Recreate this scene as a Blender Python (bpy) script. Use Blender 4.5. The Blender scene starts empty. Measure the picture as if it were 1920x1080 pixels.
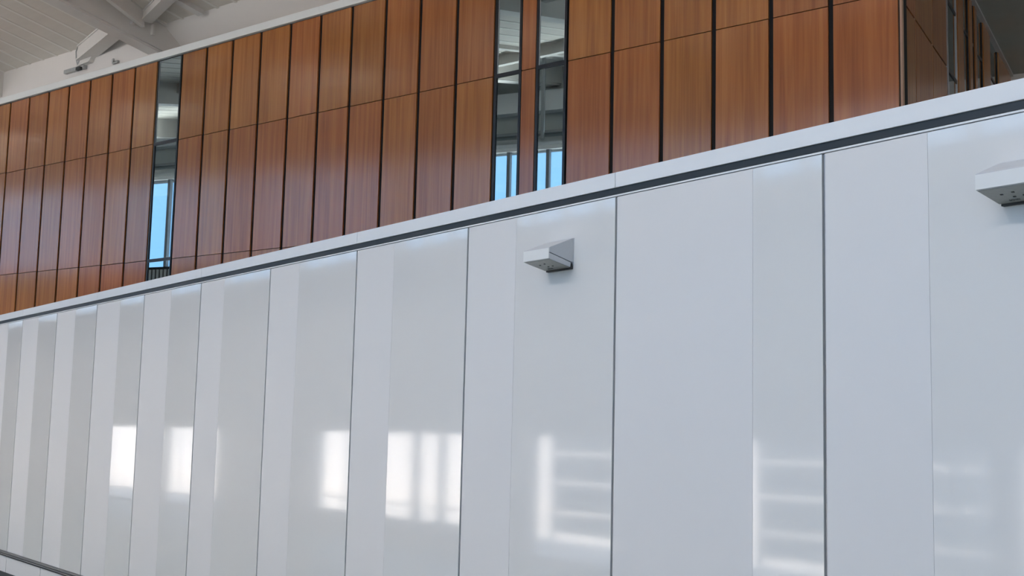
import bpy, math, random
from mathutils import Vector, Matrix
random.seed(7)
sc = bpy.context.scene
col = sc.collection
E = 3.12                                   # eye height above the hall floor

# ------------------------------------------------------------------ camera
cam = bpy.data.cameras.new('camera'); co = bpy.data.objects.new('camera', cam); col.objects.link(co)
PITCH, ROLL = 0.117827, 0.023767
cp, sp, cr, sr = math.cos(PITCH), math.sin(PITCH), math.cos(ROLL), math.sin(ROLL)
Rp = Matrix(((1, 0, 0), (0, cp, sp), (0, -sp, cp)))
Rr = Matrix(((cr, 0, sr), (0, 1, 0), (-sr, 0, cr)))
M = Rr @ Rp                                # world -> (right, forward, up)
right, fwd, up = Vector(M[0]), Vector(M[1]), Vector(M[2])
co.matrix_world = Matrix(((right.x, up.x, -fwd.x, 0), (right.y, up.y, -fwd.y, 0), (right.z, up.z, -fwd.z, E), (0, 0, 0, 1)))
cam.sensor_width = 36; cam.lens = 36 * 2337.19 / 1920
cam.clip_end = 500
sc.camera = co

# ------------------------------------------------------------------ frames of the place
A1, D1 = 0.639312, 7.314                   # long white wall
A2, D2 = 0.889818, 14.5                    # timber clad wall behind it
class Frame:
    """x runs to the right along a wall, y into it, z up"""
    def __init__(s, rot, o=(0, 0)): s.rot, s.o = rot, Vector((o[0], o[1], 0)); s.R = Matrix.Rotation(rot, 3, 'Z')
    def w(s, x, y, z): return s.R @ Vector((x, y, z)) + s.o
F1 = Frame(A1 - math.pi / 2)
F2 = Frame(A2 - math.pi / 2)
ev = Vector((.485, .874)).normalized()
CORNER = (4.674, 14.876)
F3 = Frame(math.atan2(ev.y, ev.x), CORNER)
F0 = Frame(0)

# ------------------------------------------------------------------ sky, sun, exposure
w = bpy.data.worlds.new('sky'); sc.world = w; w.use_nodes = True
nt = w.node_tree; nt.nodes.clear()
out = nt.nodes.new('ShaderNodeOutputWorld'); bg = nt.nodes.new('ShaderNodeBackground')
tc = nt.nodes.new('ShaderNodeTexCoord'); sx = nt.nodes.new('ShaderNodeSeparateXYZ'); rp = nt.nodes.new('ShaderNodeValToRGB')
nt.links.new(tc.outputs['Generated'], sx.inputs[0]); nt.links.new(sx.outputs['Z'], rp.inputs[0])
el = rp.color_ramp.elements
el[0].position = 0.0; el[0].color = (.80, .90, 1.0, 1)
el[1].position = 1.0; el[1].color = (.62, .74, .96, 1)
e = rp.color_ramp.elements.new(.12); e.color = (.28, .54, .88, 1)
e = rp.color_ramp.elements.new(.45); e.color = (.40, .60, .88, 1)
nt.links.new(rp.outputs[0], bg.inputs['Color']); bg.inputs['Strength'].default_value = 3.0
nt.links.new(bg.outputs[0], out.inputs['Surface'])

sun = bpy.data.lights.new('sun', 'SUN'); sun.energy = 24.0; sun.angle = math.radians(.6); sun.color = (1, .92, .85)
so = bpy.data.objects.new('sun', sun); col.objects.link(so)
sd = F1.R @ Vector((.25, -.75, 0)); sd.z = -1.6      # light travels away over the roof, on to the street outside
so.rotation_euler = sd.to_track_quat('-Z', 'Y').to_euler(); so.location = (0, 0, 40)
sc.view_settings.view_transform = 'Standard'; sc.view_settings.look = 'None'
sc.view_settings.exposure = 0.0; sc.view_settings.gamma = 1
sc.view_settings.use_curve_mapping = False

# ------------------------------------------------------------------ materials
def mat(name, color, rough=.5, metal=0, spec=.5, coat=0, coat_rough=.05, ior=1.5):
    m = bpy.data.materials.new(name); m.use_nodes = True
    b = m.node_tree.nodes['Principled BSDF']
    b.inputs['Base Color'].default_value = (*color, 1); b.inputs['Roughness'].default_value = rough
    b.inputs['Metallic'].default_value = metal; b.inputs['Specular IOR Level'].default_value = spec
    b.inputs['Coat Weight'].default_value = coat; b.inputs['Coat Roughness'].default_value = coat_rough
    b.inputs['IOR'].default_value = ior
    return m
def nn(m, t, **kw):
    n = m.node_tree.nodes.new(t)
    for k, v in kw.items(): setattr(n, k, v)
    return n
def vary(m, scale=(1, 1, 1), amount=.04, bump=0.0, detail=4, nscale=3):
    """slight procedural unevenness of tone, optional fine relief"""
    nt = m.node_tree; b = nt.nodes['Principled BSDF']; L = nt.links
    tc = nn(m, 'ShaderNodeTexCoord'); mp = nn(m, 'ShaderNodeMapping'); mp.inputs['Scale'].default_value = scale
    ns = nn(m, 'ShaderNodeTexNoise'); ns.inputs['Scale'].default_value = nscale; ns.inputs['Detail'].default_value = detail
    L.new(tc.outputs['Object'], mp.inputs[0]); L.new(mp.outputs[0], ns.inputs['Vector'])
    c = b.inputs['Base Color'].default_value[:]
    mx = nn(m, 'ShaderNodeMix', data_type='RGBA')
    mx.inputs[6].default_value = tuple(max(0, v * (1 - amount)) for v in c[:3]) + (1,)
    mx.inputs[7].default_value = tuple(v * (1 + amount) for v in c[:3]) + (1,)
    L.new(ns.outputs['Fac'], mx.inputs[0]); L.new(mx.outputs[2], b.inputs['Base Color'])
    if bump:
        bp = nn(m, 'ShaderNodeBump'); bp.inputs['Strength'].default_value = bump; bp.inputs['Distance'].default_value = .01
        L.new(ns.outputs['Fac'], bp.inputs['Height']); L.new(bp.outputs[0], b.inputs['Normal'])
    return m
def wood_mat(name, lo, hi, mid, rough=.4, coat=.95):
    m = mat(name, mid, rough, spec=.15, coat=coat, coat_rough=.14); nt = m.node_tree; b = nt.nodes['Principled BSDF']; L = nt.links; b.inputs['Coat IOR'].default_value = 1.62
    tc = nn(m, 'ShaderNodeTexCoord'); oi = nn(m, 'ShaderNodeObjectInfo')
    vm = nn(m, 'ShaderNodeVectorMath', operation='MULTIPLY_ADD')
    cx = nn(m, 'ShaderNodeCombineXYZ')
    for i in range(3): L.new(oi.outputs['Random'], cx.inputs[i])
    vm.inputs[1].default_value = (37, 11, 53)
    L.new(cx.outputs[0], vm.inputs[0]); L.new(tc.outputs['Object'], vm.inputs[2])
    mp = nn(m, 'ShaderNodeMapping'); mp.inputs['Scale'].default_value = (13, 13, .42); L.new(vm.outputs[0], mp.inputs[0])
    n1 = nn(m, 'ShaderNodeTexNoise'); n1.inputs['Scale'].default_value = 1.0; n1.inputs['Detail'].default_value = 6; n1.inputs['Distortion'].default_value = .5
    L.new(mp.outputs[0], n1.inputs['Vector'])
    mp2 = nn(m, 'ShaderNodeMapping'); mp2.inputs['Scale'].default_value = (55, 55, .9); L.new(vm.outputs[0], mp2.inputs[0])
    n2 = nn(m, 'ShaderNodeTexNoise'); n2.inputs['Scale'].default_value = 1.0; n2.inputs['Detail'].default_value = 3
    L.new(mp2.outputs[0], n2.inputs['Vector'])
    ad = nn(m, 'ShaderNodeMath', operation='MULTIPLY_ADD'); ad.inputs[1].default_value = .35
    L.new(n2.outputs['Fac'], ad.inputs[0]); L.new(n1.outputs['Fac'], ad.inputs[2])
    r = nn(m, 'ShaderNodeValToRGB'); e = r.color_ramp.elements
    e[0].position = .45; e[0].color = (*lo, 1); e[1].position = .95; e[1].color = (*hi, 1)
    k = r.color_ramp.elements.new(.68); k.color = (*mid, 1)
    L.new(ad.outputs[0], r.inputs[0])
    # each board has its own stain strength and a slightly redder or browner hue
    hs = nn(m, 'ShaderNodeHueSaturation'); mr = nn(m, 'ShaderNodeMapRange'); mr.inputs[3].default_value = .90; mr.inputs[4].default_value = 1.10
    L.new(oi.outputs['Random'], mr.inputs[0]); L.new(mr.outputs[0], hs.inputs['Value'])
    ml = nn(m, 'ShaderNodeMath', operation='MULTIPLY'); ml.inputs[1].default_value = 7.31; fr = nn(m, 'ShaderNodeMath', operation='FRACT')
    L.new(oi.outputs['Random'], ml.inputs[0]); L.new(ml.outputs[0], fr.inputs[0])
    mh = nn(m, 'ShaderNodeMapRange'); mh.inputs[3].default_value = .492; mh.inputs[4].default_value = .503
    L.new(fr.outputs[0], mh.inputs[0]); L.new(mh.outputs[0], hs.inputs['Hue'])
    L.new(r.outputs[0], hs.inputs['Color']); L.new(hs.outputs[0], b.inputs['Base Color'])
    return m
def window_glass(name, tint=(1, 1, 1), refl=.08):
    m = bpy.data.materials.new(name); m.use_nodes = True; nt = m.node_tree; nt.nodes.clear(); L = nt.links
    o = nn(m, 'ShaderNodeOutputMaterial'); t = nn(m, 'ShaderNodeBsdfTransparent'); g = nn(m, 'ShaderNodeBsdfGlossy'); x = nn(m, 'ShaderNodeMixShader')
    t.inputs[0].default_value = (*tint, 1); g.inputs['Roughness'].default_value = .02; x.inputs[0].default_value = refl
    L.new(t.outputs[0], x.inputs[1]); L.new(g.outputs[0], x.inputs[2]); L.new(x.outputs[0], o.inputs[0])
    return m
M_SATIN = vary(mat('satin_white_sheet', (.785, .785, .79), .55, spec=.3), amount=.015, nscale=.6)
M_GLOSS = vary(mat('gloss_white_sheet', (.80, .805, .80), .5, spec=.1, coat=1.0, coat_rough=.06), amount=.015, nscale=.6)
M_GLOSS.node_tree.nodes['Principled BSDF'].inputs['Coat IOR'].default_value = 1.72
M_CAP = vary(mat('white_cap_metal', (.83, .85, .87), .35), amount=.02)
M_SEAM = mat('dark_joint', (.015, .016, .018), .5)
M_REVEAL = mat('dark_grey_reveal', (.035, .042, .048), .4, metal=.3)
M_CHAN = mat('aluminium_channel', (.45, .46, .48), .35, metal=.8)
M_RAIL = vary(mat('grey_rail_metal', (.20, .20, .20), .38, metal=.5), amount=.08)
M_WOOD = wood_mat('stained_timber_veneer', (.33, .106, .024), (.52, .200, .050), (.43, .150, .034))
M_WOODEDGE = vary(mat('timber_edge', (.50, .30, .20), .5), amount=.08)
M_BACK = mat('black_backing', (.008, .006, .006), .8)
M_BLACK = mat('black_window_frame', (.012, .013, .016), .35)
M_SILVER = mat('silver_bead', (.62, .63, .65), .3, metal=.7)
M_MIRROR = mat('coated_glass', (.36, .46, .50), .012, metal=1.0)
M_GYP = vary(mat('white_painted_board', (.84, .79, .75), .8), amount=.02)
M_STRIP = vary(mat('white_fascia_metal', (.96, .955, .93), .4, spec=.7), amount=.02)
M_DECK = vary(mat('painted_roof_deck', (.76, .70, .63), .6), amount=.06, scale=(.4, 3, 1))
M_RIB = vary(mat('pale_deck_rib', (.86, .82, .76), .5), amount=.02)
M_STEEL = vary(mat('painted_steel', (.76, .72, .68), .5), amount=.05)
M_STEELD = vary(mat('galvanised_bracket', (.46, .46, .45), .45, metal=.3), amount=.12, nscale=20)
M_SOFFIT = vary(mat('dark_grey_soffit', (.36, .38, .35), .5), amount=.08)
M_TRIML = mat('grey_trim', (.50, .50, .49), .4, metal=.3)
M_FLOOR = vary(mat('pale_concrete_floor', (.30, .34, .30), .4), amount=.08, nscale=1.5)
M_TERR = vary(mat('flat_roof_membrane', (.30, .30, .30), .8), amount=.05)
M_PLASTER = vary(mat('white_plaster', (.76, .76, .75), .7), amount=.02)
M_OPPUP = vary(mat('grey_upper_wall', (.42, .44, .44), .6), amount=.04)
M_MULL = mat('grey_mullion', (.22, .24, .26), .45)
M_MULLW = mat('white_mullion', (.75, .76, .78), .45)
M_GLASS = window_glass('clear_pane')
M_HOUSE = vary(mat('grey_plastic_housing', (.60, .62, .65), .38), amount=.03, nscale=12)
M_HOUSEW = vary(mat('white_plastic_cover', (.82, .83, .82), .32), amount=.02, nscale=12)
M_LENS = vary(mat('ribbed_grey_lens', (.34, .34, .31), .3), amount=.12, nscale=40, bump=.3)
M_DARKP = mat('dark_plastic', (.03, .03, .03), .5)
M_GROUND = vary(mat('light_paving', (.64, .60, .55), .8), amount=.08, nscale=.5)
M_BLDG = vary(mat('pale_render', (.86, .84, .82), .8), amount=.05, nscale=.4)
M_GREY = mat('grey_screen', (.30, .31, .32), .6)

# ------------------------------------------------------------------ mesh builder
class MB:
    def __init__(s): s.v, s.f = [], []
    def poly(s, vs, fs):
        k = len(s.v); s.v += [tuple(v) for v in vs]; s.f += [tuple(i + k for i in f) for f in fs]; return s
    def box(s, x0, x1, y0, y1, z0, z1):
        return s.poly([(x0, y0, z0), (x1, y0, z0), (x1, y1, z0), (x0, y1, z0), (x0, y0, z1), (x1, y0, z1), (x1, y1, z1), (x0, y1, z1)],
                      [(0, 3, 2, 1), (4, 5, 6, 7), (0, 1, 5, 4), (1, 2, 6, 5), (2, 3, 7, 6), (3, 0, 4, 7)])
    def hexa(s, a, b):                       # two quads joined
        return s.poly(list(a) + list(b), [(0, 3, 2, 1), (4, 5, 6, 7), (0, 1, 5, 4), (1, 2, 6, 5), (2, 3, 7, 6), (3, 0, 4, 7)])
    def prism(s, prof, x0, x1):              # profile in (y, z) swept along x
        n = len(prof)
        return s.poly([(x0, y, z) for y, z in prof] + [(x1, y, z) for y, z in prof],
                      [tuple(range(n)), tuple(range(2 * n - 1, n - 1, -1))] + [(i, i + n, (i + 1) % n + n, (i + 1) % n) for i in range(n)])
    def tube(s, pts, r, n=8):
        pts = [Vector(p) for p in pts]; k = len(s.v); 
        for i, p in enumerate(pts):
            d = (pts[min(i + 1, len(pts) - 1)] - pts[max(i - 1, 0)]).normalized()
            a = d.cross(Vector((.3, .9, .2))).normalized(); b = d.cross(a)
            for j in range(n):
                t = 2 * math.pi * j / n; s.v.append(tuple(p + a * r * math.cos(t) + b * r * math.sin(t)))
        for i in range(len(pts) - 1):
            for j in range(n):
                s.f.append((k + i * n + j, k + i * n + (j + 1) % n, k + (i + 1) * n + (j + 1) % n, k + (i + 1) * n + j))
        s.f.append(tuple(k + j for j in range(n))[::-1]); s.f.append(tuple(k + (len(pts) - 1) * n + j for j in range(n)))
        return s
    def build(s, name, m, fr=None, o=(0, 0, 0), parent=None, bevel=0):
        """o: local origin in the frame (top-level) or the parent's own local origin (child)"""
        if parent is not None: o = parent['o_'] ; o = tuple(o)
        me = bpy.data.meshes.new(name)
        me.from_pydata([(x - o[0], y - o[1], z - o[2]) for x, y, z in s.v], [], s.f)
        import bmesh
        bm = bmesh.new(); bm.from_mesh(me); bmesh.ops.recalc_face_normals(bm, faces=bm.faces)
        if bevel: bmesh.ops.bevel(bm, geom=list(bm.edges), offset=bevel, segments=2, affect='EDGES', profile=.6)
        bm.to_mesh(me); bm.free(); me.materials.append(m)
        ob = bpy.data.objects.new(name, me); col.objects.link(ob)
        if parent is not None: ob.parent = parent; ob['o_'] = o
        else: ob.location = fr.w(*o); ob.rotation_euler = (0, 0, fr.rot); ob['o_'] = o
        return ob
def empty(name, fr, o):
    ob = bpy.data.objects.new(name, None); col.objects.link(ob); ob.empty_display_size = .1
    ob.location = fr.w(*o); ob.rotation_euler = (0, 0, fr.rot); ob['o_'] = o; return ob
def tag(o, label=None, cat=None, group=None):
    if label: o['label'] = label
    if cat: o['category'] = cat
    if group: o['group'] = group
    return o
def struct(o, label=None):
    o['kind'] = 'structure'
    if label: o['label'] = label
    return o
def bx(*a): return MB().box(*a)

# ------------------------------------------------------------------ shell of the hall
OPP = -4.5                                   # y of the wall with the windows, opposite the white wall
LEFT, RIGHT = -80.0, 8.0
struct(bx(LEFT - .3, RIGHT + .3, OPP - .3, D1 + .3, -.2, 0).build('floor', M_FLOOR, F1, (0, 0, 0)), 'pale hall floor at the foot of the white wall')
ROOFZ, SL, BK = 8.2 + E, .185, 14.58         # deck height at the bulkhead, its slope, and the bulkhead's y
def deckz(y): return ROOFZ + SL * (BK - y)
mb = MB()
s0 = 23.95
k = -50
xs = []
x_ = -75.0
ribs = [-(s0 + .562 * i) for i in range(90, -90, -1)]
ribs = [r for r in ribs if -79.5 < r < 25]
prof = [(-80.0, 0)]
for r in ribs: prof += [(r - .050, 0), (r - .036, -.014), (r + .036, -.014), (r + .050, 0)]
prof.append((25.0, 0))
Y1 = BK + .6
def eave(x): return (OPP - .7 - .2479 * x) / .9688      # where the deck ends, just past the wall of windows
n = len(prof)
vs = [(x, eave(x), deckz(eave(x)) + z) for x, z in prof] + [(x, Y1, deckz(Y1) + z) for x, z in prof]
vs += [(-80, eave(-80), deckz(eave(-80)) + .3), (25, eave(25), deckz(eave(25)) + .3), (-80, Y1, deckz(Y1) + .3), (25, Y1, deckz(Y1) + .3)]
fs = [(i, i + 1, i + 1 + n, i + n) for i in range(n - 1)] + [(2 * n, 2 * n + 1, 2 * n + 3, 2 * n + 2)]
mb.poly(vs, fs)
ceil = struct(mb.build('ceiling', M_DECK, F2, (0, 0, 0)), 'ribbed pale metal roof deck')
ceil.data.materials.append(M_RIB)
for i, p in enumerate(ceil.data.polygons):
    if i < n - 1 and i % 4 == 2: p.material_index = 1      # lower flange of each rib
def beam(mb, s1, s2, y0, y1, d, dtop=0, web=None):
    """sloping member hanging under the deck, running up the fall line"""
    a = [(-s1, y0, deckz(y0) - d), (-s2, y0, deckz(y0) - d), (-s2, y0, deckz(y0) - dtop), (-s1, y0, deckz(y0) - dtop)]
    b = [(-s1, y1, deckz(y1) - d), (-s2, y1, deckz(y1) - d), (-s2, y1, deckz(y1) - dtop), (-s1, y1, deckz(y1) - dtop)]
    return mb.hexa(a, b)
tri = [F2.w(-80.2, 15.18, 0), F2.w(-27.1, 15.18, 0), F1.w(-82, 8, 0)]
struct(MB().poly([(p.x, p.y, z) for z in (ROOFZ, ROOFZ + .2) for p in tri], [(0, 1, 2), (5, 4, 3), (0, 3, 4, 1), (1, 4, 5, 2), (2, 5, 3, 0)]).build('ceiling_far', M_DECK, F0, (tri[0].x, tri[0].y, ROOFZ)), 'roof over the far end of the hall')
# upper wall carrying on over the far end of the white wall
struct(bx(-80, -30.2, D1 + .3, D1 + .5, 0, 20).build('wall_far', M_GYP, F1, (-40, D1 + .3, 0)), 'white wall of the far end of the hall')
mb = MB()
for sb in (3.2, 9.3, 15.3, 27.5, 33.6, 39.7, 45.8):
    beam(mb, sb + .17, sb - .17, eave(-sb) + .3, BK, .6)
mb.build('roof_beams', M_STEEL, parent=ceil)
mb = MB()
for yb in (-2.0, 4.0, 9.5):
    mb.box(-60, 10, yb, yb + .14, deckz(yb) - .32, deckz(yb) - .05)
mb.build('purlins', M_STEEL, parent=ceil)

# white bulkhead over the timber wall, bright fascia strip, timber wall's backing
wt = struct(bx(-28.7, -21.3, BK, BK + .2, 7.36 + E, 8.23 + E).build('wall_top', M_GYP, F2, (0, BK, 7.36 + E)), 'off-white painted bulkhead between timber wall and roof deck')
slope = [(BK - .0, 8.23 + E), (BK + 1.05, 7.42 + E), (BK + 1.05, 7.376 + E), (BK + 1.2, 7.376 + E), (BK + 1.2, 8.3 + E)]
struct(MB().prism(slope, -21.3, 25).build('wall_top_slope', M_GYP, F2, (-15, BK, 7.376 + E)), 'sloping pale board right of the big beam, between roof deck and fascia')
struct(bx(-21.3, 25, BK + .012, BK + 1.049, 7.376 + E, 7.42 + E).build('trim_0', M_STRIP, F2, (-15, BK + .5, 7.376 + E)), 'flat top behind the fascia strip')
STR = [-(5.70), -13.005, -16.3, -19.53, -23.5, -30, -45]
x0 = 20
k = 1
for x1 in [-13.005, -14.64, -16.29, -20.3, -28.4]:
    struct(bx(x1 + .002, x0 - .002, 14.455, BK + .01, 7.375 + E, 7.52 + E).build('trim_%d' % k, M_STRIP, F2, (x1, 14.455, 7.375 + E), bevel=.004), 'bright white fascia strip along the top of the timber wall')
    x0 = x1; k += 1
SC = 5.70                                    # s of the outer corner
wu = struct(bx(-28.4, -SC - .03, D2 + .03, D2 + .3, 1.6 + E, 7.375 + E).build('wall_upper', M_BACK, F2, (-20, D2 + .03, 1.6 + E)), 'black backing wall showing in the gaps between timber boards')
wus = struct(bx(.10, 13, .03, .12, 1.6 + E, 7.37 + E).build('wall_upper_side', M_BACK, F3, (0, .03, 1.6 + E)), 'black backing wall behind the shaded side boards')

# ------------------------------------------------------------------ the timber wall
def j1(s): return 5.562 + max(0, s - 14.6) * .0120
def j2(s): return 3.220 + (s - 16.3) * .0115
COLS = [5.705, 6.609, 7.452, 8.311, 9.140, 9.983, 10.809]
COLSB = [12.204, 13.015, 13.833, 14.643, 15.469, 16.270, 17.076, 17.906, 18.728, 19.521, 20.313]
COLSC = [21.103, 21.890, 22.700, 23.517, 24.338, 25.146, 25.950, 26.768, 27.59, 28.39]
G = .036
def wood_panel(sa, sb, z0, z1, ga=G, gb=G):
    x0, x1 = -sb + gb, -sa - ga
    cx = (x0 + x1) / 2
    o = (cx, D2, z0)
    me = bx(x0, x1, D2, D2 + .028, z0, z1).build('timber_panel', M_WOOD, parent=wu, bevel=.002)
    return me
for block, C in (('A', COLS), ('B', COLSB), ('C', COLSC)):
    nc = len(C) - 1
    for i in range(nc):
        sa, sb = C[i], C[i + 1]; sm = (sa + sb) / 2
        ga = .020 if (block == 'A' and i == 0) else G
        rows = [('upper', j1(sm) + .006, 7.352), ('middle' if sm > 14.7 else 'lower', j2(sm) + .006 if sm > 14.7 else 3.2, j1(sm) - .006)]
        if sm > 15.9: rows.append(('bottom', 2.0 if sm < 26.5 else 2.39, j2(sm) - .006))
        for rn, z0, z1 in rows:
            if rn == 'middle' and sm <= 15.9: rn = 'lower'
            wood_panel(sa, sb, z0 + E, z1 + E, ga=ga)
# narrow boards between the paired strips
for rn, z0, z1 in (('upper', 5.568, 7.352), ('lower', 3.2, 5.556)):
    wood_panel(11.383, 11.672, z0 + E, z1 + E, ga=.012, gb=.012)
# corner bead
struct(bx(-5.700, -5.672, D2 - .004, D2 + .05, 1.9 + E, 7.36 + E).build('trim_10', M_WOODEDGE, F2, (-5.69, D2, 1.9 + E)), 'pale edge bead on the outer corner of the timber wall')

# glass strips
def glass_strip(name, sa, sb, zs, label, fr=F2, bead=True, fw=.03, y=D2):
    x0, x1 = -sb, -sa
    z0, z1 = zs[0] + E, zs[-1] + E
    root = empty(name, fr, ((x0 + x1) / 2, y, z0)); struct(root, label)
    f = MB()
    f.box(x0, x0 + fw, y + .0, y + .03, z0, z1).box(x1 - fw, x1, y + .0, y + .03, z0, z1)
    for zz in zs[1:-1]: f.box(x0 + fw, x1 - fw, y + .0, y + .03, zz + E - .03, zz + E + .03)
    f.build('window_frame', M_BLACK, parent=root)
    for a, b in zip(zs[:-1], zs[1:]):
        za = a + E + (.022 if a != zs[0] else 0); zb = b + E - (.022 if b != zs[-1] else 0)
        p = bx(x0 + fw, x1 - fw, y + .018, y + .03, za, zb).build('pane', M_MIRROR, parent=root)
        if bead and b == zs[-1] or bead == 2:
            q = MB(); t = .010
            q.box(x0 + fw, x0 + fw + t, y + .008, y + .018, za, zb).box(x1 - fw - t, x1 - fw, y + .008, y + .018, za, zb).box(x0 + fw + t, x1 - fw - t, y + .008, y + .018, za, za + t)
            q.build('bead', M_SILVER, parent=p)
    return root
glass_strip('window_1', 20.313, 21.103, [2.0, j2(20.7), j1(20.7), 7.352], 'single tall mirrored glass strip toward the left of the timber wall', fw=.038)
glass_strip('window_2', 11.672, 12.204, [3.2, 5.562, 7.352], 'left one of the paired mirrored glass strips', fw=.045)
glass_strip('window_3', 10.809, 11.383, [3.2, 5.562, 7.352], 'right one of the paired mirrored glass strips', fw=.045)

# shaded side of the timber volume
for i, (a, b) in enumerate(((.004, 1.12), (1.15, 2.33), (2.36, 3.46))):
    for rn, z0, z1 in (('upper', 5.580, 7.33), ('lower', 3.2, 5.550)):
        bx(a, b, 0, .028, z0 + E, z1 + E).build('timber_panel', M_WOOD, parent=wus, bevel=.002)
    if i < 2: bx(b + .002, b + .028, .004, .03, 3.2 + E, 7.33 + E).build('joint_strip', M_WOODEDGE, parent=wus)
POSTS = [(4.38, 4.90), (5.50, 5.80), (6.06, 6.28), (7.0, 7.8), (8.85, 10.6)]
for a, b in POSTS:
    bx(a, b, -.02, .03, 3.2 + E, 7.33 + E).build('timber_post', M_WOOD, parent=wus, bevel=.003)
edges = [3.50] + [v for p in POSTS for v in p]
wi = 4
for a, b in zip(edges[0::2], edges[1::2]):
    if b - a < .1: continue
    root = empty('window_%d' % wi, F3, ((a + b) / 2, .0, 3.2 + E)); struct(root, 'dark side window bay in the shaded face, number %d from the corner' % (wi - 3)); wi += 1
    f = MB().box(a, a + .05, -.01, .03, 3.2 + E, 7.33 + E).box(b - .03, b, .0, .03, 3.2 + E, 7.33 + E)
    f.build('window_frame', M_SILVER if wi == 5 else M_BLACK, parent=root)
    MB().box(a + .05, b - .03, .005, .03, 5.54 + E, 5.60 + E).box(a + .05, b - .03, .005, .03, 6.62 + E, 6.67 + E).build('transom', M_BLACK, parent=root)
    bx(a + .05, b - .03, .016, .03, 3.2 + E, 7.33 + E).build('pane', M_MIRROR, parent=root)
# light edge where side face meets the soffit, and the soffit itself
struct(bx(0, 13, -.07, .03, 7.33 + E, 7.375 + E).build('trim_13', M_TRIML, F3, (0, 0, 7.33 + E)), 'light grey edge trim between shaded side wall and dark soffit')
mb = MB()
e3 = Vector((ev.x, ev.y, 0)); t2 = F2.R @ Vector((1, 0, 0))
C3 = Vector((CORNER[0], CORNER[1], 0))
q = [C3, C3 + t2 * 16, C3 + t2 * 16 + e3 * 14, C3 + e3 * 14]
mb.hexa([(p.x, p.y, 7.372 + E) for p in q], [(p.x, p.y, 7.6 + E) for p in q])
struct(mb.build('ceiling_soffit', M_SOFFIT, F0, (CORNER[0], CORNER[1], 7.372 + E)), 'dark grey soffit at the upper right')
struct(bx(10.6, 10.8, -14, .5, 1.9 + E, 7.5 + E).build('wall_back', M_PLASTER, F3, (10.6, 0, 1.9 + E)), 'pale far wall under the dark soffit')

# ------------------------------------------------------------------ the white wall
PW = 2.3293; SEAM0 = 5.968
wf = struct(bx(-34, 5, D1 + .03, D1 + .25, 0, 2.19 + E).build('wall_front', M_SEAM, F1, (-15, D1 + .03, 0)), 'dark substrate showing in the joints of the white wall')
bound = [5.066, 6.669, 9.785, 12.10, 14.44, 16.77, 18.78, 21.08, 23.47, 25.81, 28.0]
TOPZ, BOTZ = 2.150, -2.595
gap = .015
WL = ['wide white wall panel at the right edge, behind the right emergency light',
      'blank wide white wall panel between the two carrying emergency lights',
      'white wall panel behind the left emergency light',
      'white wall panel next to the left of the one behind the left light',
      'white wall panel two to the left of the one behind the left light',
      'white wall panel three to the left of the one behind the left light',
      'white wall panel, sixth from the left end of the wall in view',
      'white wall panel, fifth from the left end of the wall in view',
      'white wall panel, fourth from the left end of the wall in view',
      'white wall panel, third from the left end of the wall in view',
      'white wall panel, second from the left end of the wall in view',]
for i in range(11):
    sa, sb = SEAM0 + PW * (i - 1), SEAM0 + PW * i
    x0, x1, xb = -sb + gap, -sa - gap, -bound[i]
    root = empty('white_wall_panel', F1, ((x0 + x1) / 2, D1, BOTZ + E))
    tag(root, WL[i], 'wall panel', 'glossy white wall panels')
    p = bx(x0, xb - .0012, D1, D1 + .03, BOTZ + E, TOPZ + E).build('panel_sheet', M_SATIN, parent=root); p['label'] = 'satin left sheet of the panel'
    p = bx(xb + .0012, x1, D1, D1 + .03, BOTZ + E, TOPZ + E).build('panel_sheet', M_GLOSS, parent=root); p['label'] = 'glossy right sheet of the panel'
    # aluminium channel in the joint
    if i < 3: bx(-sb - .004, -sb + .004, D1 + .012, D1 + .03, BOTZ + E, TOPZ + E).build('joint_channel', M_CHAN, parent=wf)
# the same cladding carried on beyond the picture
sl = SEAM0 + PW * 10
struct(bx(-34, -sl, D1, D1 + .03, 0, TOPZ + E).build('wall_front_far_end', M_SATIN, F1, (-sl, D1, 0)), 'far end of the white wall')
struct(bx(-(SEAM0 - PW), 8, D1, D1 + .25, 0, TOPZ + E).build('wall_front_near_end', M_SATIN, F1, (-3, D1, 0)), 'near end of the white wall')
# low panels under the rail
LLAB = ['low white panel under the rail, where the rail leaves the picture', 'low white panel under the rail, second from the left edge', 'low white panel under the rail at the left edge']
for i, k in enumerate((8, 9, 10)):
    sa, sb = SEAM0 + PW * (k - 1), SEAM0 + PW * k
    p = bx(-sb + gap, -sa - gap, D1, D1 + .03, -3.015 + E, -2.70 + E).build('low_wall_panel', M_SATIN, F1, (-(sa + sb) / 2, D1, -3.015 + E))
    tag(p, LLAB[i], 'wall panel', 'low white panels under the rail')
struct(bx(-(SEAM0 + PW * 7) + gap, -(SEAM0 - PW), D1, D1 + .03, -3.015 + E, -2.70 + E).build('trim_20', M_SATIN, F1, (-12, D1, .1)), 'low white panelling under the rail')
struct(bx(-34, 8, D1 - .015, D1 + .03, 0, -3.02 + E).build('baseboard_front', M_REVEAL, F1, (-12, D1, 0)), 'dark base strip at the foot of the white wall')
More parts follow.
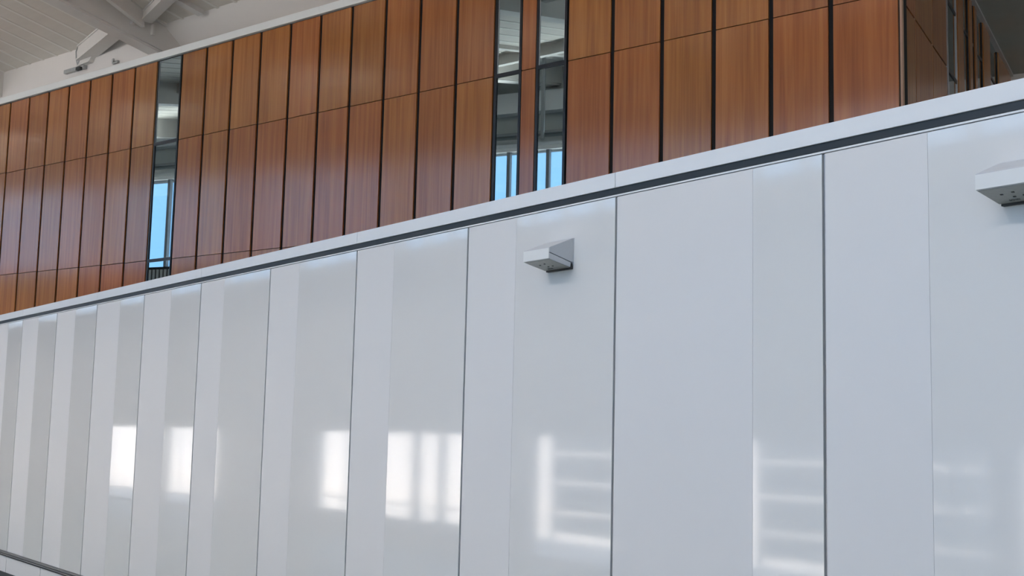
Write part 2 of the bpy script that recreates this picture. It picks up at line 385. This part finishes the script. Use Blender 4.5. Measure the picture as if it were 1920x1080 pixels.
# rail
mb = MB().prism([(D1 - .032, -2.640 + E), (D1 - .036, -2.625 + E), (D1 - .032, -2.608 + E), (D1, -2.600 + E), (D1 + .03, -2.600 + E), (D1 + .03, -2.645 + E), (D1, -2.645 + E)], -34, 8)
rail = tag(mb.build('wall_rail', M_RAIL, F1, (-12, D1, -2.645 + E)), 'dark grey metal rail crossing the lower left of the white wall', 'rail')
bx(-34, 8, D1 - .012, D1 + .03, -2.676 + E, -2.658 + E).build('rail_lip', M_CHAN, parent=rail)
bx(-34, 8, D1 - .02, D1 + .03, -2.695 + E, -2.681 + E).build('rail_dark_groove', M_SEAM, parent=rail)  # thin dark groove line along the rail's lower edge

# top of the wall: thin channel, dark reveal, white cap in lengths
struct(bx(-34, 8, D1 - .002, D1 + .03, 2.158 + E, 2.172 + E).build('trim_21', M_CAP, F1, (-12, D1, 2.158 + E)), 'thin white bead under the dark reveal')
struct(bx(-34, 8, D1 + .004, D1 + .06, 2.178 + E, 2.236 + E).build('trim_22', M_REVEAL, F1, (-12, D1, 2.178 + E)), 'dark reveal under the white cap')
caps = [8.0, -8.306, -12.95, -17.61, -22.27, -26.93, -34]
k = 23
for a, b in zip(caps[1:], caps[:-1]):
    mb = bx(a + .003, b - .003, D1 - .012, D1 + .32, 2.236 + E, 2.375 + E)
    struct(mb.build('trim_%d' % k, M_CAP, F1, ((a + b) / 2, D1, 2.236 + E), bevel=.004), 'white cap along the top of the white wall'); k += 1
# flat roof of the lower room behind the white wall
q = [F1.w(-34, D1 + .3, 0), F1.w(8, D1 + .3, 0), F1.w(8, D1 + 34, 0), F1.w(-34, D1 + 34, 0)]
struct(bx(-34, 8, D1 + .25, D1 + 34, 1.9 + E, 2.1 + E).build('floor_upper', M_TERR, F1, (-12, D1, 1.9 + E)), 'flat roof between the white wall and the timber wall')

# ------------------------------------------------------------------ emergency lights
def emergency_light(s, label, z=1.556):
    w2 = .195; o = (-s, D1, z + E)
    root = empty('emergency_light', F1, o); tag(root, label, 'light', 'emergency lights on the white wall')
    x0, x1 = -s - w2, -s + w2; Z = z + E
    T, dep = .284, .290
    # upper housing: sloping top, short front, split line falling toward the wall
    up_ = [(D1, Z + T), (D1 - .018, Z + T), (D1 - dep + .006, Z + .174), (D1 - dep, Z + .166), (D1 - dep, Z + .128), (D1 - .03, Z + .062), (D1, Z + .062)]
    MB().prism(up_, x0, x1).build('housing', M_HOUSE, parent=root, bevel=.004)
    lo_ = [(D1 - .03, Z + .056), (D1 - dep + .002, Z + .122), (D1 - dep + .002, Z + .070), (D1 - dep + .012, Z + .064), (D1 - .035, Z + .012)]
    MB().prism(lo_, x0 + .003, x1 - .003).build('lower_tray', M_HOUSE, parent=root, bevel=.003)
    fr_ = [(D1 - dep - .005, Z + .166), (D1 - dep - .005, Z + .068), (D1 - dep + .003, Z + .068), (D1 - dep + .003, Z + .166)]
    MB().prism(fr_, x0 + .004, x1 - .004).build('front_cover', M_HOUSEW, parent=root, bevel=.002)
    le = [(D1 - .038, Z + .008), (D1 - dep + .014, Z + .060), (D1 - dep + .014, Z + .066), (D1 - .038, Z + .014)]
    lens = MB().prism(le, x0 + .012, x1 - .012).build('lens', M_LENS, parent=root)
    # small fixings and marks on the underside
    def under(t): return (D1 - dep + .014) + t * (dep - .052), (Z + .060) - t * .052
    for u, t in ((.30, .40), (.52, .34), (.62, .62), (.44, .64)):
        y, zz = under(t); xx = x0 + u * 2 * w2
        MB().prism([(y - .006, zz + .001), (y + .006, zz - .0014), (y + .006, zz - .005), (y - .006, zz - .003)], xx - .009, xx + .009).build('fixing', M_DARKP, parent=root)
    bx(x0 + .02, x1 - .005, D1 - .034, D1, Z - .006, Z + .05).build('back_foot', M_DARKP, parent=root, bevel=.003)
    bx(x0 + .0, x1 + .004, D1 - .006, D1, Z + .03, Z + T + .004).build('back_plate', M_HOUSE, parent=root)
    # row of tiny characters printed along the rear edge of the lens
    cu = bpy.data.curves.new('marking', 'FONT'); cu.body = 'SO-W'; cu.size = .030; cu.extrude = .0006; cu.align_x = 'CENTER'
    tmp = bpy.data.objects.new('marking_text', cu); me = bpy.data.meshes.new_from_object(tmp); bpy.data.objects.remove(tmp)
    me.materials.clear(); me.materials.append(M_DARKP)
    t = bpy.data.objects.new('marking', me); col.objects.link(t); t.parent = root
    y, zz = under(.88)
    sl_ = math.atan2(.052, dep - .052)
    t.location = (-.05 , y - D1, zz - Z - .0015); t.rotation_euler = (math.pi - sl_, 0, 0)
    return root
emergency_light(9.082, 'boxy grey emergency light high on the white wall, left of the two')
emergency_light(4.325, 'boxy grey emergency light cut by the right edge of the photo')

# ------------------------------------------------------------------ steelwork over the timber wall
root = empty('steel_beam', F2, (-21.4, BK, ROOFZ - .6))
tag(root, 'deep pale steel roof beam running down to the white bulkhead', 'beam')
mb = MB(); beam(mb, 21.58, 21.24, .4, BK + 1.0, .60, .55); mb.build('bottom_flange', M_STEEL, parent=root)
mb = MB(); beam(mb, 21.40, 21.20, .4, BK + 1.0, .548, .0); mb.build('web', M_STEEL, parent=root)
mb = MB(); beam(mb, 21.40, 21.14, .4, BK + .9, .04, -.01); mb.build('top_flange', M_STEEL, parent=root)
for u in (.60, .12):
    y = BK - u - .12; mb = MB(); mb.box(-21.20, -21.12, y, y + .05, deckz(y) - .36, deckz(y) - .14); mb.build('stiffener', M_STEEL, parent=root)
def member(name, p0, p1, wid, dep, label, parts=True):
    """inclined strut of I-section between two points on the deck (s, u), hanging below it"""
    (s0_, u0), (s1_, u1) = p0, p1
    a = Vector((-s0_, BK - u0, 0)); b = Vector((-s1_, BK - u1, 0)); d = (b - a).normalized(); nrm = Vector((-d.y, d.x, 0)) * wid / 2
    def quad(off0, off1, k=1.0):
        r = []
        for p in (a, b):
            z = deckz(p.y)
            r.append([tuple(p + nrm * k + Vector((0, 0, z - off0))), tuple(p - nrm * k + Vector((0, 0, z - off0))), tuple(p - nrm * k + Vector((0, 0, z - off1))), tuple(p + nrm * k + Vector((0, 0, z - off1)))])
        return r
    root = empty(name, F2, (a.x, a.y, deckz(a.y) - dep)); tag(root, label, 'brace')
    q = quad(dep, dep - .04); MB().hexa(*q).build('bottom_flange', M_STEEL, parent=root)
    q = quad(dep - .04, .03, .82); MB().hexa(*q).build('web', M_STEEL, parent=root)
    q = quad(.03, .0); MB().hexa(*q).build('top_flange', M_STEEL, parent=root)
    return root
member('roof_brace', (23.98, .02), (21.58, .62), .30, .34, 'short pale diagonal brace left of the big beam, rising from the bulkhead bracket')
member('roof_brace', (21.1, .42), (16.5, 1.85), .24, .20, 'pale diagonal brace going up to the right from the big beam')
member('roof_brace', (21.1, .50), (20.2, 3.2), .10, .34, 'thin steep plate brace at the top, directly over the big beam')
# light ridge frame on the deck right of the beam
mb = MB(); beam(mb, 19.98, 19.80, 1, BK, .10, 0)
tag(mb.build('roof_rib', M_STEEL, F2, (-19.9, BK, ROOFZ - .1)), 'slim pale deck rib right of the big beam', 'beam')
# bracket, hanger and small clip on the bulkhead
zb = 7.66 + E
root = empty('wall_bracket', F2, (-24.2, BK, zb)); tag(root, 'grey galvanised bracket bolted to the white bulkhead under the diagonal brace', 'bracket')
bx(-24.60, -23.82, BK - .09, BK, zb + .02, zb + .10).build('base_plate', M_STEELD, parent=root, bevel=.006)
bx(-24.02, -23.86, BK - .16, BK - .09, zb - .02, zb + .05).build('bolt_head', M_DARKP, parent=root, bevel=.01)
mb = MB().hexa([(-24.1, BK - .12, zb + .08), (-23.6, BK - .12, zb + .12), (-23.6, BK, zb + .12), (-24.1, BK, zb + .08)], [(-23.98, BK - .1, zb + .2), (-23.5, BK - .1, zb + .24), (-23.5, BK, zb + .24), (-23.98, BK, zb + .2)])
mb.build('gusset', M_STEEL, parent=root)
pts = [(-24.02, BK - .1, zb + .08), (-24.06, BK - .13, zb + .25), (-24.09, BK - .13, zb + .42), (-24.02, BK - .13, zb + .52), (-23.95, BK - .13, zb + .42), (-23.98, BK - .12, zb + .25), (-24.0, BK - .1, zb + .10)]
tag(MB().tube(pts, .014).build('wire_loop', M_STEELD, F2, (-24.02, BK - .1, zb + .08)), 'thin grey wire loop hanging above the bulkhead bracket', 'wire')
root = empty('wall_clip', F2, (-22.7, BK, 7.60 + E)); tag(root, 'tiny grey clip on the white bulkhead just above the fascia', 'clip')
bx(-22.80, -22.60, BK - .06, BK, 7.60 + E, 7.655 + E).build('plate', M_STEELD, parent=root, bevel=.008)
bx(-22.76, -22.70, BK - .09, BK - .06, 7.62 + E, 7.70 + E).build('stud', M_STEELD, parent=root, bevel=.008)

# ------------------------------------------------------------------ the wall of windows opposite (seen only in reflections)
CZ0, CZ1 = 5.30 + E, 8.30 + E
LZ0, LZ1 = -2.42 + E, 0.0 + E
low = [(-56, -50, -3.02), (-48.6, -44, -2.95), (-35.9, -26.6, -2.42), (-24.75, -15.2, -2.92), (-13.6, -12.15, -2.42), (-11.6, -10.5, -2.42)]
BIG = (-9.5, 7.5, 1.3 + E, 5.1 + E)         # added glazing beside the camera, out of view, for more daylight inside
y0, y1 = OPP - .25, OPP
mb = MB()
x = LEFT
for a, b, zl in low:
    mb.box(x, a, y0, y1, 0, CZ0); mb.box(a, b, y0, y1, 0, zl + E); mb.box(a, b, y0, y1, LZ1, CZ0); x = b
mb.box(x, BIG[0], y0, y1, 0, CZ0); mb.box(BIG[0], BIG[1], y0, y1, 0, BIG[2]); mb.box(BIG[0], BIG[1], y0, y1, BIG[3], CZ0); mb.box(BIG[1], RIGHT, y0, y1, 0, CZ0)
struct(mb.build('wall_window_side', M_PLASTER, F1, (-20, OPP, 0)), 'white wall with windows opposite, seen in reflections')
def roof_over(x, y):
    p = F1.w(x, y, 0); return deckz((F2.R.inverted() @ p).y)
za, zb_ = roof_over(LEFT, OPP) + .1, roof_over(RIGHT, OPP) + .1
mb = MB().hexa([(LEFT, y0, CZ1), (RIGHT, y0, CZ1), (RIGHT, y1, CZ1), (LEFT, y1, CZ1)], [(LEFT, y0, za), (RIGHT, y0, zb_), (RIGHT, y1, zb_), (LEFT, y1, za)])
for xx in range(-80, 8, 6): mb.box(xx, xx + .3, y0, y1, CZ0, CZ1)
up_w = struct(mb.build('wall_window_side_upper', M_OPPUP, F1, (-20, OPP, CZ1)), 'grey upper wall opposite, seen in reflections')
MB().box(LEFT, RIGHT, y1, y1 + .35, 9.35 + E, 9.95 + E).build('ledge', M_MULLW, parent=up_w)
MB().box(LEFT, RIGHT, y1, y1 + .2, 8.72 + E, 8.80 + E).build('conduit', M_MULL, parent=up_w)
MB().box(LEFT, RIGHT, y1, y1 + .06, CZ1 - .02, CZ1 + .12).build('head_trim', M_MULLW, parent=up_w)
root = empty('window_20', F1, (-20, OPP, CZ0)); struct(root, 'long clerestory window opposite, seen in reflections')
mb = MB()
for k in range(-2, 70):
    x = -(22.4 + 1.256 * (k - 16))
    if LEFT < x < RIGHT: mb.box(x - .05, x + .05, y0 + .1, y1, CZ0, CZ1)
mb.build('mullion', M_MULL, parent=root)
bx(LEFT, RIGHT, y0 + .08, y0 + .10, CZ0, CZ1).build('pane', M_GLASS, parent=root)
mb = MB()                                    # guard rail of the gallery under the clerestory
mb.box(LEFT, RIGHT, y1 + .3, y1 + .36, 5.18 + E, 5.26 + E)
x = LEFT
while x < RIGHT: mb.box(x, x + .03, y1 + .32, y1 + .35, 4.4 + E, 5.18 + E); x += .16
mb.box(LEFT, RIGHT, y1, y1 + .5, 4.2 + E, 4.4 + E)
tag(mb.build('gallery_railing', M_BLACK, F1, (-20, OPP + .3, 4.2 + E)), 'dark balustrade mirrored at the foot of the single glass strip', 'railing')
for i, (a, b, zl) in enumerate(low):
    root = empty('window_%d' % (21 + i), F1, ((a + b) / 2, OPP, zl + E)); struct(root, 'window opposite, seen in reflections')
    mb = MB(); nb = max(2, round((b - a) / 1.15)); st = (b - a) / nb
    xs = [(a + st * k, .14) for k in range(1, nb)]
    if i == 2: xs = [(-28.88, .28), (-30.20, .36), (-32.3, .36), (-34.2, .06)]
    if i == 3: xs = [(-20.6, .12), (-18.0, .12)]
    for x, ww in xs: mb.box(x - ww / 2, x + ww / 2, y0 + .08, y1 - .05, zl + E, LZ1)
    if i != 3: mb.box(a, b, y0 + .08, y1 - .08, zl + .38 + E, zl + .42 + E)
    mb.build('mullion', M_MULLW, parent=root)
    bx(a, b, y0 + .1, y0 + .12, zl + E, LZ1).build('pane', M_GLASS, parent=root)
root = empty('window_39', F1, (-1, OPP, BIG[2])); struct(root, 'added tall glazing beside the camera, unseen, for fill daylight')
mb = MB()
for k in range(12): mb.box(BIG[0] + k * 1.5, BIG[0] + k * 1.5 + .07, y0 + .08, y1 - .05, BIG[2], BIG[3])
mb.box(BIG[0], BIG[1], y0 + .08, y1 - .05, 3.2 + E, 3.28 + E)
mb.build('mullion', M_MULLW, parent=root); bx(BIG[0], BIG[1], y0 + .1, y0 + .12, BIG[2], BIG[3]).build('pane', M_GLASS, parent=root)
# end walls
struct(bx(LEFT - .2, LEFT, OPP, D1 + 30, 0, 20).build('wall_left', M_PLASTER, F1, (LEFT, 0, 0)), 'far end wall of the hall')
struct(bx(RIGHT, RIGHT + .25, D1 + .3, D1 + 40, 0, 20).build('wall_right_back', M_SOFFIT, F1, (RIGHT, D1 + .3, 0)), 'dark wall beside the flat roof')
struct(bx(RIGHT, RIGHT + .25, OPP - .3, D1 + .3, 0, 20).build('wall_right', M_PLASTER, F1, (RIGHT, 0, 0)), 'near end wall of the hall')

# added fill lamps, out of view under the roof, brightening the white wall
FILL_POWER = 30
NS = ['nearest the camera end', 'second from the camera end', 'third from the camera end', 'fourth from the camera end', 'fifth from the camera end', 'sixth from the camera end',
      'seventh from the camera end', 'eighth from the camera end', 'ninth from the camera end', 'tenth from the camera end', 'farthest from the camera']
def add_fill_lamp(x, y, which):
    z = 8.0 + E
    root = empty('added_fill_lamp', F1, (x, y, z)); tag(root, 'added fill light aimed at the white wall, ' + which, 'light', 'added fill lights under the roof')
    dz, dy = -math.sin(math.radians(48)), math.cos(math.radians(48))
    def P(a, b): return (y + a * dy + b * -dz * -1, z + a * dz + b * dy * -1 * -1)
    prof = [P(-.02, -.2), P(-.02, .2), P(-.14, .14), P(-.14, -.14)]
    MB().prism(prof, x - 2.1, x + 2.1).build('housing', M_MULL, parent=root)
    bx(x - .05, x + .05, y - .03, y + .03, z + .1, z + 2.6).build('hanger', M_MULL, parent=root)
    l = bpy.data.lights.new('fill_light', 'AREA'); l.shape = 'RECTANGLE'; l.size = 4.1; l.size_y = .34; l.energy = FILL_POWER; l.color = (1.0, .95, .97); l.spread = math.radians(56)
    o = bpy.data.objects.new('fill_light', l); col.objects.link(o); o.location = (0, 0, 0); o.parent = root
    o.rotation_euler = (math.radians(50), 0, 0)
    l = bpy.data.lights.new('fill_uplight', 'AREA'); l.shape = 'RECTANGLE'; l.size = 4.1; l.size_y = .2; l.spread = math.radians(110); l.energy = 55; l.color = (1.0, .95, .90)  # added upward fill to brighten the roof deck and bulkhead
    o = bpy.data.objects.new('fill_uplight', l); col.objects.link(o); o.location = (0, .05, .26); o.rotation_euler = (math.pi - math.radians(38), 0, 0); o.parent = root
for i in range(11): add_fill_lamp(3 - 4.7 * i, -2.6, NS[i])

# ------------------------------------------------------------------ outside, glimpsed in the reflections
struct(bx(-160, 100, -160, OPP - .3, -.5, -.3).build('ground', M_GROUND, F1, (0, -60, -.5)), 'pale paving outside the windows')
h = tag(bx(-190, -5, -34, -24, -.3, 4.6).build('street_building', M_BLDG, F1, (-50, -24, -.3)), 'pale low building outside, mirrored faintly in the white wall', 'building')
# grey screen with bright ledges outside the nearer windows
for j, (a, b) in enumerate(((-26.2, -20.5), (-18.95, -15.4), (-15.2, -13.3))):
    root = empty('louvre_screen', F1, ((a + b) / 2, OPP - 1.6, -.3))
    tag(root, 'grey outdoor screen with bright slits, mirrored in the white wall, ' + ['left', 'middle', 'right'][j] + ' one', 'screen', 'outdoor screens')
    zs = [3.6, -.40 + E, -.47 + E, -1.16 + E, -1.23 + E, -1.93 + E, -2.0 + E, -2.5 + E]
    for zt, zb_ in ((zs[0], zs[1]), (zs[2], zs[3]), (zs[4], zs[5]), (zs[6], zs[7])):
        if zt > zb_: bx(a, b, OPP - 1.9, OPP - 1.8, zb_, zt).build('screen_board', M_GREY, parent=root)
    for xx in (a + .1, b - .2): bx(xx, xx + .1, OPP - 1.8, OPP - 1.72, -.3, 3.6).build('post', M_MULLW, parent=root)

# daylight sampling guides sitting in the window openings
def portal(x0, x1, z0, z1, y, rot=None):
    l = bpy.data.lights.new('daylight_portal', 'AREA'); l.shape = 'RECTANGLE'; l.size = abs(x1 - x0); l.size_y = z1 - z0; l.cycles.is_portal = True
    o = bpy.data.objects.new('daylight_portal', l); col.objects.link(o)
    o.location = F1.w((x0 + x1) / 2, y, (z0 + z1) / 2)
    d = F1.R @ Vector((0, 1, 0)); o.rotation_euler = d.to_track_quat('-Z', 'Z').to_euler()
portal(LEFT, RIGHT, CZ0, CZ1, OPP - .26)
portal(*BIG, OPP - .26)
for a, b, zl in low: portal(a, b, zl + E, LZ1, OPP - .26)
for o in bpy.data.objects:
    if 'o_' in o: del o['o_']
